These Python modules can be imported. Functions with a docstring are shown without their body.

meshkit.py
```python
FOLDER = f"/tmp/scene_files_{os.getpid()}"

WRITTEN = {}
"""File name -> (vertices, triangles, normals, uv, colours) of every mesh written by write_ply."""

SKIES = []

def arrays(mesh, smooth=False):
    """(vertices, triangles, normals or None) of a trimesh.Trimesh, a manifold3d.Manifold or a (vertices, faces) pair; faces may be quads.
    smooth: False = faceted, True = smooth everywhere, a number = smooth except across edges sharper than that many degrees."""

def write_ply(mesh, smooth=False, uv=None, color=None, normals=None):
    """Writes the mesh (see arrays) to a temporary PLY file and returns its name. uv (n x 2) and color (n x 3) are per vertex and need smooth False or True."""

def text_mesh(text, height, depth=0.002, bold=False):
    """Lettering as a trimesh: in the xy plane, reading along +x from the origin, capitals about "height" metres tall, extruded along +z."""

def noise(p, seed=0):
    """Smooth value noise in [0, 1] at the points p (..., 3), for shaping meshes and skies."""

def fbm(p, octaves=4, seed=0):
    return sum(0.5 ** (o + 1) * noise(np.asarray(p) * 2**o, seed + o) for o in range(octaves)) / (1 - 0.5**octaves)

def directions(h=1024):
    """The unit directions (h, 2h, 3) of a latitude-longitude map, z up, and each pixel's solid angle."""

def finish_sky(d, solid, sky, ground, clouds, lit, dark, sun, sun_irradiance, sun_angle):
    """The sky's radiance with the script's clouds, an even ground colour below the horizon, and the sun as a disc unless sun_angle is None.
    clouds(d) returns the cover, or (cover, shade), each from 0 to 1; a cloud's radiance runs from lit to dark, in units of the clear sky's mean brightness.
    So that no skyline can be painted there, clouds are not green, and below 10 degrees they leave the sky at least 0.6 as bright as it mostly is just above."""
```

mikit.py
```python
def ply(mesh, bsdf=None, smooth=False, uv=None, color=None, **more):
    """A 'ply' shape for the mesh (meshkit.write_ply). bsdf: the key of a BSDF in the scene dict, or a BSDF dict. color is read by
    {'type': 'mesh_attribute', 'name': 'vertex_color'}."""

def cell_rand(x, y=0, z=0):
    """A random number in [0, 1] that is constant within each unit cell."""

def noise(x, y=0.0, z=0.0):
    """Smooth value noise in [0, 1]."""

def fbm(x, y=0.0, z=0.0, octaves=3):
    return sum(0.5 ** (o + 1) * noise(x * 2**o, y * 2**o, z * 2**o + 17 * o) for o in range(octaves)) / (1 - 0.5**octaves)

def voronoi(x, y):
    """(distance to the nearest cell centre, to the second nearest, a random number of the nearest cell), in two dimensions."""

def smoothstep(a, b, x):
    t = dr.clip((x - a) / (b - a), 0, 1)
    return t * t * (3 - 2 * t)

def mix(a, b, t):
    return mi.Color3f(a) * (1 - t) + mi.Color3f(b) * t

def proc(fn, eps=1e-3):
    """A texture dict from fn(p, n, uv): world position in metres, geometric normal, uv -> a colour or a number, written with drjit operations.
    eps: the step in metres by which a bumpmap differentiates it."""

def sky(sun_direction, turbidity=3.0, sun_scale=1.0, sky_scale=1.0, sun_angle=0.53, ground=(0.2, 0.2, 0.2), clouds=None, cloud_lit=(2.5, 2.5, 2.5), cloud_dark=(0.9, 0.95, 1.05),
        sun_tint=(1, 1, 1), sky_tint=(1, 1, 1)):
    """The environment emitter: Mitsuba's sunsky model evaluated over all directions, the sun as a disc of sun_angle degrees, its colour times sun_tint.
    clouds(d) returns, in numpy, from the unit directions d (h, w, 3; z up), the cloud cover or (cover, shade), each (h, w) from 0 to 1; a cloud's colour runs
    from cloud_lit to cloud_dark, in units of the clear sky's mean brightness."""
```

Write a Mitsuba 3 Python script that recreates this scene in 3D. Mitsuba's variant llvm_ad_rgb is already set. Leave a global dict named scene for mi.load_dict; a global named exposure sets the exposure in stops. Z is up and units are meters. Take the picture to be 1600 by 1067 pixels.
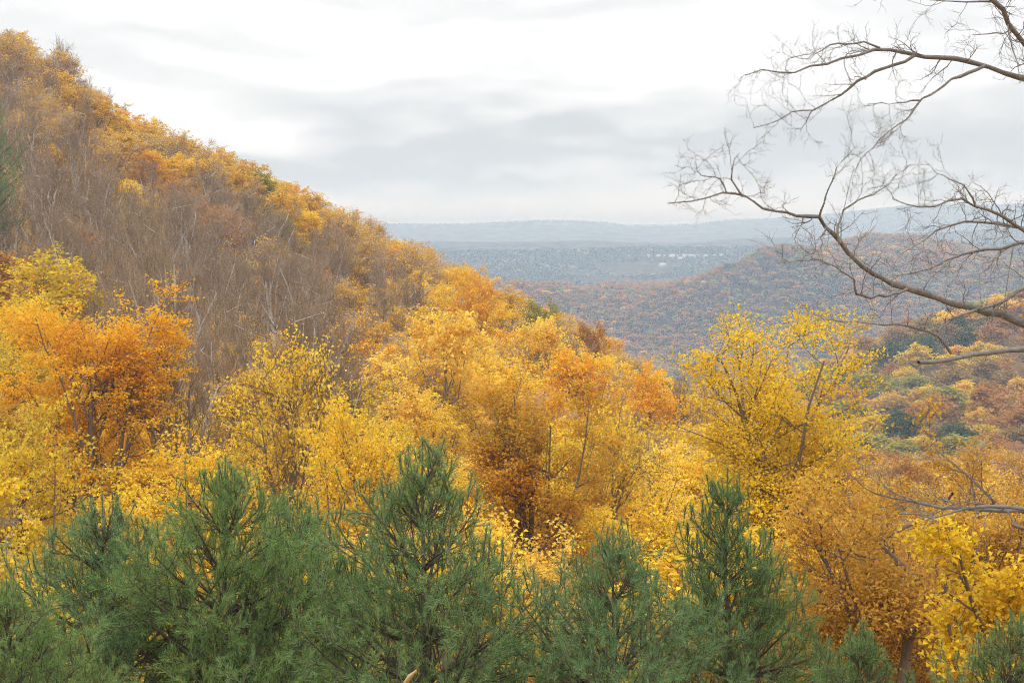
import math
import numpy as np
import drjit as dr
import mitsuba as mi
import mikit
import meshkit
from scipy.interpolate import PchipInterpolator

# ---------------------------------------------------------------- camera, sky, exposure
F, CX, CY, HORIZON = 2198.0, 800.0, 533.5, 365.0      # the photograph's focal length, centre and horizon in its own pixels
PITCH = math.atan((CY - HORIZON) / F)
T = mi.ScalarTransform4f
scene, labels = {}, {}
HAZE = 1.0 / 3000.0
scene['haze_medium'] = {'type': 'homogeneous', 'albedo': {'type': 'rgb', 'value': [0.85, 0.925, 0.985]}, 'phase': {'type': 'hg', 'g': 0.15},
                        'sigma_t': {'type': 'rgb', 'value': [HAZE * 0.80, HAZE * 1.0, HAZE * 1.27]}}
scene['camera'] = {'type': 'perspective', 'fov': math.degrees(2 * math.atan(800 / F)), 'fov_axis': 'x', 'near_clip': 0.1, 'far_clip': 200000.0,
                   'to_world': T().look_at(origin=[0, 0, 0], target=[0, math.cos(PITCH), -math.sin(PITCH)], up=[0, 0, 1]),
                   'medium': {'type': 'ref', 'id': 'haze_medium'}}
exposure = 2.85


def sstep(a, b, x):
    t = np.clip((x - a) / (b - a), 0, 1)
    return t * t * (3 - 2 * t)


def clouds(d):
    """Full overcast: bright white aloft, a grey layer low down with a pale strip under it."""
    el = np.degrees(np.arcsin(np.clip(d[..., 2], -1, 1)))
    az = np.degrees(np.arctan2(d[..., 0], d[..., 1]))
    w = el + 2.6 * (meshkit.fbm(np.stack([az * 0.13 + 40, el * 0.42, el * 0], -1), 5, 3) - 0.5)
    streak = meshkit.fbm(np.stack([az * 0.11 + 9 + el * 0.15, w * 0.85 + 3.3, el * 0], -1), 6, 11)
    streak = np.clip(0.5 + 1.9 * (streak - 0.5), 0, 1)
    fine = meshkit.fbm(np.stack([az * 0.42 + 2, el * 1.5 + 7, el * 0], -1), 5, 5)
    low = sstep(0.6, 2.0, w) * (1 - sstep(2.6, 6.8, w))
    side = 0.30 + 0.70 * sstep(-14, -2, az + 8 * (streak - 0.5))
    grey = low * side * (0.30 + 1.15 * streak) + 0.42 * sstep(0.30, 0.9, streak) * (1 - low) * sstep(2.2, 5, el)
    grey = grey + 1.25 * (fine - 0.5) * (0.22 + low) + 0.30 * (1 - sstep(0.2, 0.6, el))
    base = 0.69 - 0.69 * sstep(8, 75, el) - 0.22 * np.exp(-((el - 1.1 - 0.3 * (streak - 0.5)) / 0.38) ** 2)                       # an overcast sky is brightest overhead
    return 1.0, np.clip(base + 0.31 * np.clip(grey, 0, 1.1), 0, 1)


scene['sky_light'] = mikit.sky([-0.35, -0.35, 0.85], turbidity=4, sun_scale=0.12, sun_angle=25, clouds=clouds,
                               cloud_lit=(2.9, 2.9, 2.92), cloud_dark=(0.80, 0.83, 0.85))

# ---------------------------------------------------------------- materials


def rgb(*c):
    return {'type': 'rgb', 'value': [float(x) for x in c]}


def leafy(c, trans=0.9, rough=0.55, spec=0.3):
    return {'type': 'principledthin', 'base_color': c, 'roughness': rough, 'diff_trans': trans, 'eta': 1.35, 'spec_trans': 0.0}


VC = {'type': 'mesh_attribute', 'name': 'vertex_color'}
scene['leaf'] = leafy(VC, 0.72)
scene['needle'] = leafy(VC, 0.5)
scene['bark'] = {'type': 'twosided', 'bsdf': {'type': 'diffuse', 'reflectance': VC}}


def near_bark(p, n, uv):
    g = mikit.fbm(p.x * 55, p.y * 55, p.z * 55, 3)
    lichen = mikit.smoothstep(0.55, 0.75, mikit.fbm(p.x * 14 + 5, p.y * 14, p.z * 14, 3))
    c = mikit.mix((0.125, 0.115, 0.108), (0.28, 0.262, 0.25), g)
    return mikit.mix(c, (0.29, 0.28, 0.25), lichen * 0.6)


scene['near_bark'] = {'type': 'twosided', 'bsdf': {'type': 'diffuse', 'reflectance': mikit.proc(near_bark)}}


scene['pine_bark'] = {'type': 'twosided', 'bsdf': {'type': 'diffuse', 'reflectance': mikit.proc(lambda p, n, uv: mikit.mix((0.07, 0.058, 0.045), (0.16, 0.13, 0.105), mikit.fbm(p.x * 40, p.y * 40, p.z * 25, 3)))}}


def ground_colour(p, n, uv):
    fine = mikit.fbm(p.x * 2.5, p.y * 2.5, 0, 3)
    big = mikit.fbm(p.x * 0.05 + 9, p.y * 0.05, 0, 4)
    litter = mikit.mix((0.16, 0.10, 0.05), (0.44, 0.27, 0.09), fine * 0.6 + big * 0.4)
    wood = mikit.mix((0.036, 0.034, 0.024), (0.10, 0.07, 0.042), mikit.fbm(p.x * 0.03, p.y * 0.03, 0, 4))
    f = mikit.fbm(p.x * 0.004 + 3, p.y * 0.002 + 1, 0, 4)
    field = mikit.smoothstep(0.67, 0.72, f) * mikit.smoothstep(1950, 2050, p.y) * (1 - mikit.smoothstep(2450, 2600, p.y))
    far = mikit.mix(wood, (0.26, 0.23, 0.15), field * 0.8)
    return mikit.mix(litter, far, mikit.smoothstep(200, 700, p.y))


scene['forest_floor'] = {'type': 'diffuse', 'reflectance': mikit.proc(ground_colour)}

# ---------------------------------------------------------------- terrain: one sheet, from the feet of the camera to the horizon


def ray(px, py, depth):
    """The point seen at a pixel of the photograph, that many metres ahead."""
    u, v = (px - CX) / F, (CY - py) / F
    y = math.cos(PITCH) + v * math.sin(PITCH)
    z = -math.sin(PITCH) + v * math.cos(PITCH)
    return np.array([u, y, z]) * (depth / y)


COLS = np.array([-300, 0, 200, 400, 550, 700, 850, 925, 1000, 1075, 1150, 1225, 1300, 1375, 1450, 1525, 1600, 1900.0])
A10 = [0, 200, 400, 550, 700, 850, 1000, 1150, 1300, 1450, 1600]
NEAR = {1.0: -1.7, 3.0: -2.6, 6.0: -5.4, 10.0: -8.4, 16.0: -12.2, 22.0: -15.0, 30.0: -18.0}
TOPS = {   # forward distance: height in the photograph of the tree tops that stand there
    42: [830, 830, 830, 830, 840, 850, 860, 860, 860, 860, 860],
    60: [650, 660, 680, 690, 705, 725, 745, 770, 780, 790, 790],
    85: [490, 520, 565, 590, 620, 640, 675, 710, 745, 750, 750],
    120: [340, 390, 445, 490, 530, 560, 610, 665, 715, 730, 725],
    160: [185, 275, 345, 410, 460, 510, 575, 645, 705, 720, 715],
    210: [38, 172, 258, 335, 400, 475, 560, 650, 705, 720, 715],
    300: [140, 240, 310, 380, 445, 515, 590, 665, 695, 690, 665],
    420: [230, 300, 360, 420, 475, 540, 605, 660, 640, 590, 555],
    550: [320, 360, 400, 440, 490, 550, 612, 640, 562, 496, 460],
    680: [390, 410, 430, 460, 500, 550, 612, 640, 580, 505, 466],
    820: [440, 445, 455, 475, 505, 550, 612, 640, 640, 600, 560],
    1000: [440, 450, 462, 480, 500, 530, 590, 620, 620, 600, 580],
    1250: [430, 432, 440, 446, 458, 482, 522, 530, 520, 500, 490]}
TOPS = {d: np.interp(COLS, A10, v) for d, v in TOPS.items()}
R2 = [0, 400, 550, 700, 780, 850, 925, 1000, 1075, 1150, 1225, 1300, 1375, 1450, 1525, 1600]
for d, v in {1400: [424, 428, 434, 440, 446, 432, 448, 450, 440, 416, 389, 412, 420, 415, 410, 405],
             1650: [412, 416, 420, 428, 440, 445, 449, 448, 445, 428, 402, 384, 371, 373, 380, 384],
             1850: [420, 422, 425, 432, 444, 450, 452, 452, 450, 446, 435, 420, 405, 402, 402, 402],
             1950: [448] * 16, 2080: [444] * 16, 2330: [424] * 16,
             2500: [402, 402, 400, 398, 398, 396, 394, 391, 390, 389, 389, 389, 388, 387, 386, 385],
             2750: [400] * 16,
             3100: [380, 380, 380, 379, 379, 378, 376, 379, 378, 372, 370, 372, 366, 366, 362, 358],
             4000: [384] * 16,
             5200: [350, 350, 350, 351, 349, 345, 347, 353, 350, 342, 341, 333, 326, 320, 321, 318],
             6500: [362] * 16, 90000: [366.5] * 16}.items():
    TOPS[d] = np.interp(COLS, R2, v)
STATIONS = np.array(sorted([*NEAR, *TOPS]))


def tree_height(depth):
    return np.interp(depth, [30, 42, 300, 700, 900, 1850, 1950, 2000], [10, 12, 12, 12, 9, 9, 9, 0])


grid = np.array([[NEAR[d] if d in NEAR else (HORIZON - TOPS[d][i]) / F * d - tree_height(d) for i in range(len(COLS))] for d in STATIONS])
SLOPE = PchipInterpolator(np.log(STATIONS), grid / STATIONS[:, None], axis=0)
NCOL = 441
COLF = np.linspace(COLS[0], COLS[-1], NCOL)
LOGD = np.linspace(0, math.log(STATIONS[-1]), 700)
TABLE = PchipInterpolator(COLS, SLOPE(LOGD), axis=1)(COLF)


def ground(x, y):
    """Height of the ground."""
    x, y = np.asarray(x, float), np.asarray(y, float)
    r, phi = np.hypot(x, y), np.arctan2(x, y)
    c = np.clip(phi, math.atan((COLS[0] - CX) / F), math.atan((COLS[-1] - CX) / F))
    depth = np.clip(r * np.cos(c), 1.0, STATIONS[-1])
    i = np.clip((CX + F * np.tan(c) - COLS[0]) / (COLS[-1] - COLS[0]) * (NCOL - 1), 0, NCOL - 1.001)
    j = np.clip(np.log(depth) / LOGD[-1] * (len(LOGD) - 1), 0, len(LOGD) - 1.001)
    i0, j0 = i.astype(int), j.astype(int)
    a, b = i - i0, j - j0
    s = (TABLE[j0, i0] * (1 - a) + TABLE[j0, i0 + 1] * a) * (1 - b) + (TABLE[j0 + 1, i0] * (1 - a) + TABLE[j0 + 1, i0 + 1] * a) * b
    z = s * depth
    back = np.clip((np.abs(phi) - 1.2) / 0.6, 0, 1)               # behind the camera the road-side knoll stays level
    z = z * (1 - back) + back * (-1.7 + 0.02 * np.minimum(r, 300))
    k = np.clip((depth - 20) / 200, 0, 1) * np.clip(depth / 4000, 0.05, 1) * np.clip((2600 - depth) / 800, 0, 1)
    bump = meshkit.fbm(np.stack([x / (4 + 0.02 * depth), y / (4 + 0.03 * depth), x * 0], -1), 4, 2) - 0.5
    far = 1 + 4 * np.clip((depth - 2000) / 1500, 0, 1)
    wide = meshkit.fbm(np.stack([x / 110.0 / far, y / 170.0 / far, x * 0 + 5], -1), 4, 8) - 0.5
    soft = meshkit.fbm(np.stack([x / 520.0, y / 1500.0, x * 0 + 5], -1), 2, 8) - 0.5
    away = np.clip((depth - 2200) / 500, 0, 1)
    wide = wide * (1 - away) + soft * away * 1.5
    return z + bump * (0.4 + 5 * k) + wide * 34 * np.clip((depth - 800) / 600, 0, 1) * np.clip((3000 - depth) / 1500, 0.3, 1)


ang = np.unique(np.concatenate([np.radians(np.linspace(-27, 27, 330)), np.radians(np.linspace(-180, 180, 73))]))
rad = np.exp(np.linspace(math.log(1.0), math.log(88000), 450))
gx, gy = np.outer(rad, np.sin(ang)), np.outer(rad, np.cos(ang))
gz = ground(gx, gy)
gv = np.stack([gx, gy, gz], -1).reshape(-1, 3)
ii, jj = np.meshgrid(np.arange(len(rad) - 1), np.arange(len(ang) - 1), indexing='ij')
q = np.stack([ii * len(ang) + jj, ii * len(ang) + jj + 1, (ii + 1) * len(ang) + jj + 1, (ii + 1) * len(ang) + jj], -1).reshape(-1, 4)
cap = np.array([[len(gv), j + 1, j] for j in range(len(ang) - 1)])
gf = np.vstack([q[:, [0, 1, 2]], q[:, [0, 2, 3]], cap])
gv = np.vstack([gv, [[0, 0, -1.7]]])
nz = np.cross(gv[gf[:, 1]] - gv[gf[:, 0]], gv[gf[:, 2]] - gv[gf[:, 0]])[:, 2]
gf[nz < 0] = gf[nz < 0][:, ::-1]
scene['ground'] = mikit.ply((gv, gf), 'forest_floor')
labels['ground'] = {'kind': 'structure', 'label': 'wooded ground falling away from the overlook to the far plain and mountains', 'category': 'ground'}
scene['haze'] = {'type': 'cube', 'to_world': T().translate([0, 0, -31]).scale([92000, 92000, 156]), 'bsdf': {'type': 'null'},
                 'interior': {'type': 'ref', 'id': 'haze_medium'}}
labels['haze'] = {'kind': 'stuff', 'label': 'thin bluish air that fades the far hills', 'category': 'haze'}

# ---------------------------------------------------------------- mesh helpers


def unit(v):
    return v / (np.linalg.norm(v, axis=-1, keepdims=True) + 1e-12)


def tubes(P, R, sides=3):
    """Many tapered tubes in one go: P (n, k, 3) centre lines, R (n, k) radii."""
    n, k = R.shape
    t = unit(np.gradient(P, axis=1))
    ref = np.where(np.abs(t[..., 2:]) < 0.8, [0, 0, 1.0], [1.0, 0, 0])
    a = unit(np.cross(t, ref))
    b = np.cross(t, a)
    w = np.arange(sides) * 2 * math.pi / sides
    v = P[:, :, None] + R[:, :, None, None] * (np.cos(w)[:, None] * a[:, :, None] + np.sin(w)[:, None] * b[:, :, None])
    base = (np.arange(n) * k * sides)[:, None, None]
    i, j = np.arange(k - 1)[None, :, None], np.arange(sides)[None, None, :]
    j2 = (j + 1) % sides
    f = np.stack([base + i * sides + j, base + i * sides + j2, base + (i + 1) * sides + j2, base + (i + 1) * sides + j], -1).reshape(-1, 4)
    return v.reshape(-1, 3), np.vstack([f[:, [0, 1, 2]], f[:, [0, 2, 3]]])


def join(parts):
    vs, fs, at = [], [], 0
    for v, f in parts:
        vs.append(v)
        fs.append(f + at)
        at += len(v)
    return np.vstack(vs), np.vstack(fs)


def spawn(rng, P, R, n, t0, angle, length, k, up=0.3, wander=0.12, ratio=0.6, tip=0.35, flat=1.0, t1=1.0, rmin=0.004):
    """n children on each of the branches P, R."""
    m, K = R.shape
    idx = np.repeat(np.arange(m), n)
    t = t0 + (t1 - t0) * ((np.tile(np.arange(n), m) + rng.random(m * n)) / n)
    s = t * (K - 1)
    i = np.minimum(s.astype(int), K - 2)
    f = (s - i)[:, None]
    p = P[idx, i] * (1 - f) + P[idx, i + 1] * f
    tan = unit(P[idx, i + 1] - P[idx, i])
    r = R[idx, i] * (1 - f[:, 0]) + R[idx, i + 1] * f[:, 0]
    perp = rng.normal(size=p.shape)
    perp[:, 2] *= flat
    perp = unit(perp - (perp * tan).sum(1, keepdims=True) * tan)
    an = np.radians(angle) * rng.uniform(0.7, 1.3, len(p))[:, None]
    d = unit(np.cos(an) * tan + np.sin(an) * perp)
    L = (length(t) if callable(length) else length) * rng.uniform(0.65, 1.25, len(p))
    pts = [p]
    for _ in range(k - 1):
        d = unit(d + np.array([0, 0, up / (k - 1)]) + wander * rng.normal(size=d.shape))
        p = p + d * (L / (k - 1))[:, None]
        pts.append(p)
    r0 = np.maximum(r * ratio, rmin)
    return np.stack(pts, 1), np.maximum(r0[:, None] * np.linspace(1, tip, k)[None], rmin * 0.7), t


def leaf_faces(rng, c, size, flat=0.5, fold=0.25, aspect=0.75):
    """A folded four-cornered leaf at each point of c; returns vertices and triangles."""
    n = len(c)
    nrm = rng.normal(size=(n, 3)) * flat
    nrm[:, 2] += 1
    nrm = unit(nrm)
    a = unit(np.cross(nrm, rng.normal(size=(n, 3))))
    b = np.cross(nrm, a)
    s = size * rng.uniform(0.6, 1.35, n)[:, None]
    w = s * aspect * 0.5
    side = nrm * fold * s
    v = np.stack([c - a * s * 0.5, c + b * w + side, c + a * s * 0.5, c - b * w + side], 1).reshape(-1, 3)
    o = (np.arange(n) * 4)[:, None]
    return v, np.vstack([o + [0, 1, 2], o + [0, 2, 3]])


# colours of leaves: two ends of the range on one tree
PALETTE = {
    'golden yellow': ((0.92, 0.70, 0.07), (0.88, 0.60, 0.05)),
    'bright yellow': ((0.88, 0.64, 0.04), (0.74, 0.51, 0.04)),
    'pale yellow': ((0.93, 0.71, 0.14), (0.89, 0.60, 0.08)),
    'yellow green': ((0.86, 0.63, 0.055), (0.62, 0.49, 0.06)),
    'orange': ((0.90, 0.58, 0.045), (0.84, 0.48, 0.03)),
    'deep orange': ((0.76, 0.40, 0.035), (0.54, 0.34, 0.045)),
    'amber': ((0.83, 0.59, 0.11), (0.68, 0.43, 0.07)),
    'oak brown': ((0.74, 0.47, 0.085), (0.50, 0.285, 0.05)),
    'rusty brown': ((0.60, 0.31, 0.075), (0.42, 0.21, 0.06)),
    'olive green': ((0.50, 0.44, 0.10), (0.28, 0.30, 0.08)),
    'dark green': ((0.11, 0.16, 0.06), (0.07, 0.11, 0.05)),
    'dull brown': ((0.46, 0.31, 0.115), (0.32, 0.21, 0.08)),
    'dusky brown': ((0.13, 0.10, 0.055), (0.07, 0.065, 0.04)),
}


def leaf_colours(rng, clump, colour, jitter=0.22):
    a, b = (np.array(c) for c in PALETTE[colour])
    t = np.clip(clump + rng.normal(0, 0.22, len(clump)), 0, 1)[:, None]
    c = a * (1 - t) + b * t
    c = c * rng.uniform(1 - jitter, 1 + jitter * 0.6, (len(c), 1)) * rng.uniform(0.93, 1.07, c.shape)
    return np.repeat(np.clip(c, 0.01, 0.96), 4, 0)


def skeleton(seed, H=12.0, W=3.4, fork=0.3, leaders=6, spread=22, n2=9, n3=7, n4=4, rmin=0.006, droop=0.15, flat=0.7, central=0.22, thick=1.0, dome=0.30):
    """A broad-leaved tree 12 m tall: trunk, leaders that fan out of it, branches, twigs. Levels of (points, radii)."""
    rng = np.random.default_rng(seed)
    k = 6
    top = H * 0.62
    trunk = np.zeros((1, k, 3))
    trunk[0, :, 2] = np.linspace(-0.6, top, k)
    trunk[0, 1:, :2] += np.cumsum(rng.normal(0, 0.16, (k - 1, 2)), 0)
    rt = np.linspace(0.17, 0.085, k)[None] * thick
    l1, r1, t1 = spawn(rng, trunk, rt, leaders, fork, spread + 12, lambda t: H * (0.30 + 0.30 * (1 - t)) , 7, up=0.55, wander=0.10, ratio=0.62, tip=0.25, rmin=rmin)
    tipr = np.linalg.norm(l1[:, -1, :2], axis=1) / W                # the leaders end on a dome
    want = H * (0.93 - dome * np.minimum(tipr, 1.3) ** 2 * 0.8) * rng.uniform(0.94, 1.04, len(l1)) - 0.25 * W
    grow = np.clip((want - l1[:, 0, 2]) / np.maximum(l1[:, -1, 2] - l1[:, 0, 2], 0.5), 0.45, 1.6)
    l1 = l1[:, :1] + (l1 - l1[:, :1]) * grow[:, None, None]
    base = np.concatenate([l1, np.stack([trunk[0, -1] * (1 - s) + (trunk[0, -1] + [rng.normal(0, .6), rng.normal(0, .6), H * central]) * s for s in np.linspace(0, 1, 7)])[None]])
    rb = np.concatenate([r1, np.linspace(0.08, 0.02, 7)[None]])
    l2, r2, t2 = spawn(rng, base, rb, n2, 0.15, 52, lambda t: W * (0.78 - 0.42 * t), 5, up=droop, wander=0.13, ratio=0.55, tip=0.3, flat=flat, rmin=rmin)
    l3, r3, t3 = spawn(rng, l2, r2, n3, 0.12, 45, lambda t: W * (0.36 - 0.12 * t), 4, up=droop * 1.4, wander=0.14, ratio=0.6, tip=0.4, flat=flat, rmin=rmin)
    lv = [(trunk, rt), (base, rb), (l2, r2), (l3, r3)]
    if n4:
        l4, r4, t4 = spawn(rng, l3, r3, n4, 0.15, 38, W * 0.17, 3, up=droop * 2, wander=0.12, ratio=0.7, tip=0.5, rmin=rmin)
        lv.append((l4, r4))
    return lv, rng


def wood(lv, levels, sides):
    return join([tubes(*lv[i], s) for i, s in zip(levels, sides)])


def bark_colour(rng, v, base):
    c = np.array(base) * (0.75 + 0.5 * meshkit.noise(v * [3, 3, 1.2], 4)[:, None])
    return np.clip(c, 0.01, 0.9)


BARK = (0.20, 0.155, 0.125)
GREY = (0.54, 0.48, 0.42)
TWIG = (0.33, 0.245, 0.165)


def foliage(lv, rng, count, size, spread, level=-1, flat=0.5, bare_share=0.0):
    """Leaf centres round the outer twigs, and the clump number of each."""
    P, R = lv[level]
    keep = meshkit.noise(P[:, -1] * 1.1 + 31, 6) + 0.25 * rng.random(len(P)) >= 0.30 + bare_share * 0.9
    keep |= rng.random(len(P)) < 0.04
    P = P[keep]
    i = rng.integers(0, len(P), count)
    t = rng.uniform(0.15, 1.05, count)
    s = np.clip(t, 0, 1) * (P.shape[1] - 1)
    a = np.minimum(s.astype(int), P.shape[1] - 2)
    f = (s - a)[:, None]
    c = P[i, a] * (1 - f) + P[i, a + 1] * f + rng.normal(0, spread, (count, 3)) * [1.15, 1.15, 0.45]
    clump = meshkit.fbm(c * 0.55 + 11, 3, 9)
    return c, np.clip((clump - 0.5) * 2.6 + 0.5, 0, 1)


groups = {}


def prototype(key, parts):
    """A shape group: parts {name: (mesh, colours, bsdf)}."""
    scene[key] = {'type': 'shapegroup', **{n: p if isinstance(p, dict) else mikit.ply(p[0], p[2], smooth=p[3], color=p[1]) for n, p in parts.items()}}
    groups[key] = list(parts)


def leafed(key, seed, colours, count, size, scatter_r, bare_share=0.0, twig_level=3, bark=BARK, flat=0.55, fold=0.25, rmin=0.008, sides=(6, 4, 3, 3), no_twigs=False, **kw):
    lv, rng = skeleton(seed, rmin=rmin, **kw)
    wt, wb = wood(lv, [0], sides[:1]) if no_twigs else wood(lv, [0, 1], sides[:2]), wood(lv, [1], (3,)) if no_twigs else wood(lv, list(range(2, twig_level + 1)), sides[2:] + (3,) * 3)
    ct, cb = bark_colour(rng, wt[0], bark), bark_colour(rng, wb[0], np.array(bark) * [0.9, 0.82, 0.78])
    c, clump = foliage(lv, rng, count, size, scatter_r, bare_share=bare_share)
    lf = leaf_faces(rng, c, size, flat=flat, fold=fold)
    wt, wb = mikit.ply(wt, 'bark', smooth=True, color=ct), mikit.ply(wb, 'bark', smooth=True, color=cb)
    for colour in colours:
        name = f'{key}_{colour.replace(" ", "_")}'
        prototype(name, {'trunk': wt, 'branches': wb, 'crown': (lf, leaf_colours(rng, clump, colour), 'leaf', False)})


def bare(key, seed, n4=5, rmin=0.011, **kw):
    lv, rng = skeleton(seed, n4=n4, rmin=rmin, n2=9, n3=6, flat=1.0, droop=0.75, fork=0.12, thick=1.7, W=3.0, central=0.3, **kw)
    wt, wb = wood(lv, [0, 1], (6, 4)), wood(lv, list(range(2, len(lv))), (3, 3, 3))
    prototype(key, {'trunk': (wt, bark_colour(rng, wt[0], GREY), 'bark', True), 'branches': (wb, bark_colour(rng, wb[0], TWIG), 'bark', True)})


NEARC = ['golden yellow', 'pale yellow', 'yellow green', 'orange', 'amber', 'rusty brown']
MIDC = ['golden yellow', 'pale yellow', 'yellow green', 'orange', 'amber', 'rusty brown', 'olive green']
for k in range(3):
    leafed(f'near_full_{k}', 10 + k, NEARC, 13000, 0.14, 0.13, n4=0, flat=0.42, W=3.5 + 0.2 * k, spread=20 + 4 * k)
    leafed(f'mid_full_{k}', 20 + k, MIDC, 6000, 0.23, 0.16, n4=0, flat=0.42, n2=8, n3=5, rmin=0.015, twig_level=2, W=3.5 + 0.2 * k, sides=(5, 3, 3))
    leafed(f'hill_full_{k}', 30 + k, MIDC + ['dull brown', 'dark green'], 2600, 0.42, 0.30, n4=0, n2=8, n3=4, rmin=0.03, twig_level=2, W=3.6, sides=(4, 3, 3))
    leafed(f'far_full_{k}', 40 + k, ['amber', 'rusty brown', 'olive green', 'dull brown', 'dark green'], 300, 1.3, 0.5, n4=0, n2=6, n3=3, leaders=4, rmin=0.05, twig_level=2, W=4.0, sides=(3, 3, 3), no_twigs=True)
    bare(f'near_bare_{k}', 50 + k, n4=4, spread=2 + 4 * k)
    bare(f'mid_bare_{k}', 60 + k, n4=3, rmin=0.014, spread=2 + 4 * k)
for k in range(2):
    leafed(f'near_thin_{k}', 70 + k, ['golden yellow', 'amber', 'rusty brown'], 4200, 0.15, 0.16, bare_share=0.35, n4=3, twig_level=4, rmin=0.009, bark=(0.21, 0.165, 0.13), W=3.3, spread=16, thick=1.3)
    leafed(f'mid_thin_{k}', 80 + k, ['golden yellow', 'orange', 'amber', 'rusty brown'], 2000, 0.24, 0.18, bare_share=0.3, n4=3, twig_level=4, rmin=0.017, bark=GREY, W=3.3, spread=16)

# ---------------------------------------------------------------- placing trees
count = {}


def numbered(name):
    n = count.get(name, 0)
    count[name] = n + 1
    return name if n == 0 else f'{name}_{n:03d}'


def project(p):
    x, y, z = p
    c = y * math.cos(PITCH) - z * math.sin(PITCH)
    return CX + F * x / c, CY - F * (y * math.sin(PITCH) + z * math.cos(PITCH)) / c


placed = []


def place(name, group, x, y, scale, wide=1.0, rot=0.0, tilt=(0, 0), info=None, z=None):
    key = numbered(name)
    z = float(ground(x, y)) if z is None else z
    m = T().translate([float(x), float(y), z]).rotate([0, 0, 1], float(rot)).rotate([1, 0, 0], float(tilt[0])).rotate([0, 1, 0], float(tilt[1])).scale([scale * wide, scale * wide, scale])
    scene[key] = {'type': 'instance', 'to_world': m, 'group': {'type': 'ref', 'id': group}}
    for part in groups[group]:
        if part in ('crown', 'branches'):
            labels[f'{key}__{part}'] = {'kind': 'stuff'}
    placed.append((key, x, y, z, 12 * scale, info or {}))
    return key


# the running skyline of ground plus trees, to leave out trees that nothing is seen of
sky_d = np.exp(np.linspace(math.log(30), math.log(1950), 260))
sky_c = np.linspace(-120, 1720, 185)
sx = np.outer(sky_d, (sky_c - CX) / F)
tops = (ground(sx, np.repeat(sky_d[:, None], len(sky_c), 1)) + tree_height(sky_d)[:, None] * 0.80) / sky_d[:, None]
running = np.maximum.accumulate(tops, 0)


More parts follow.
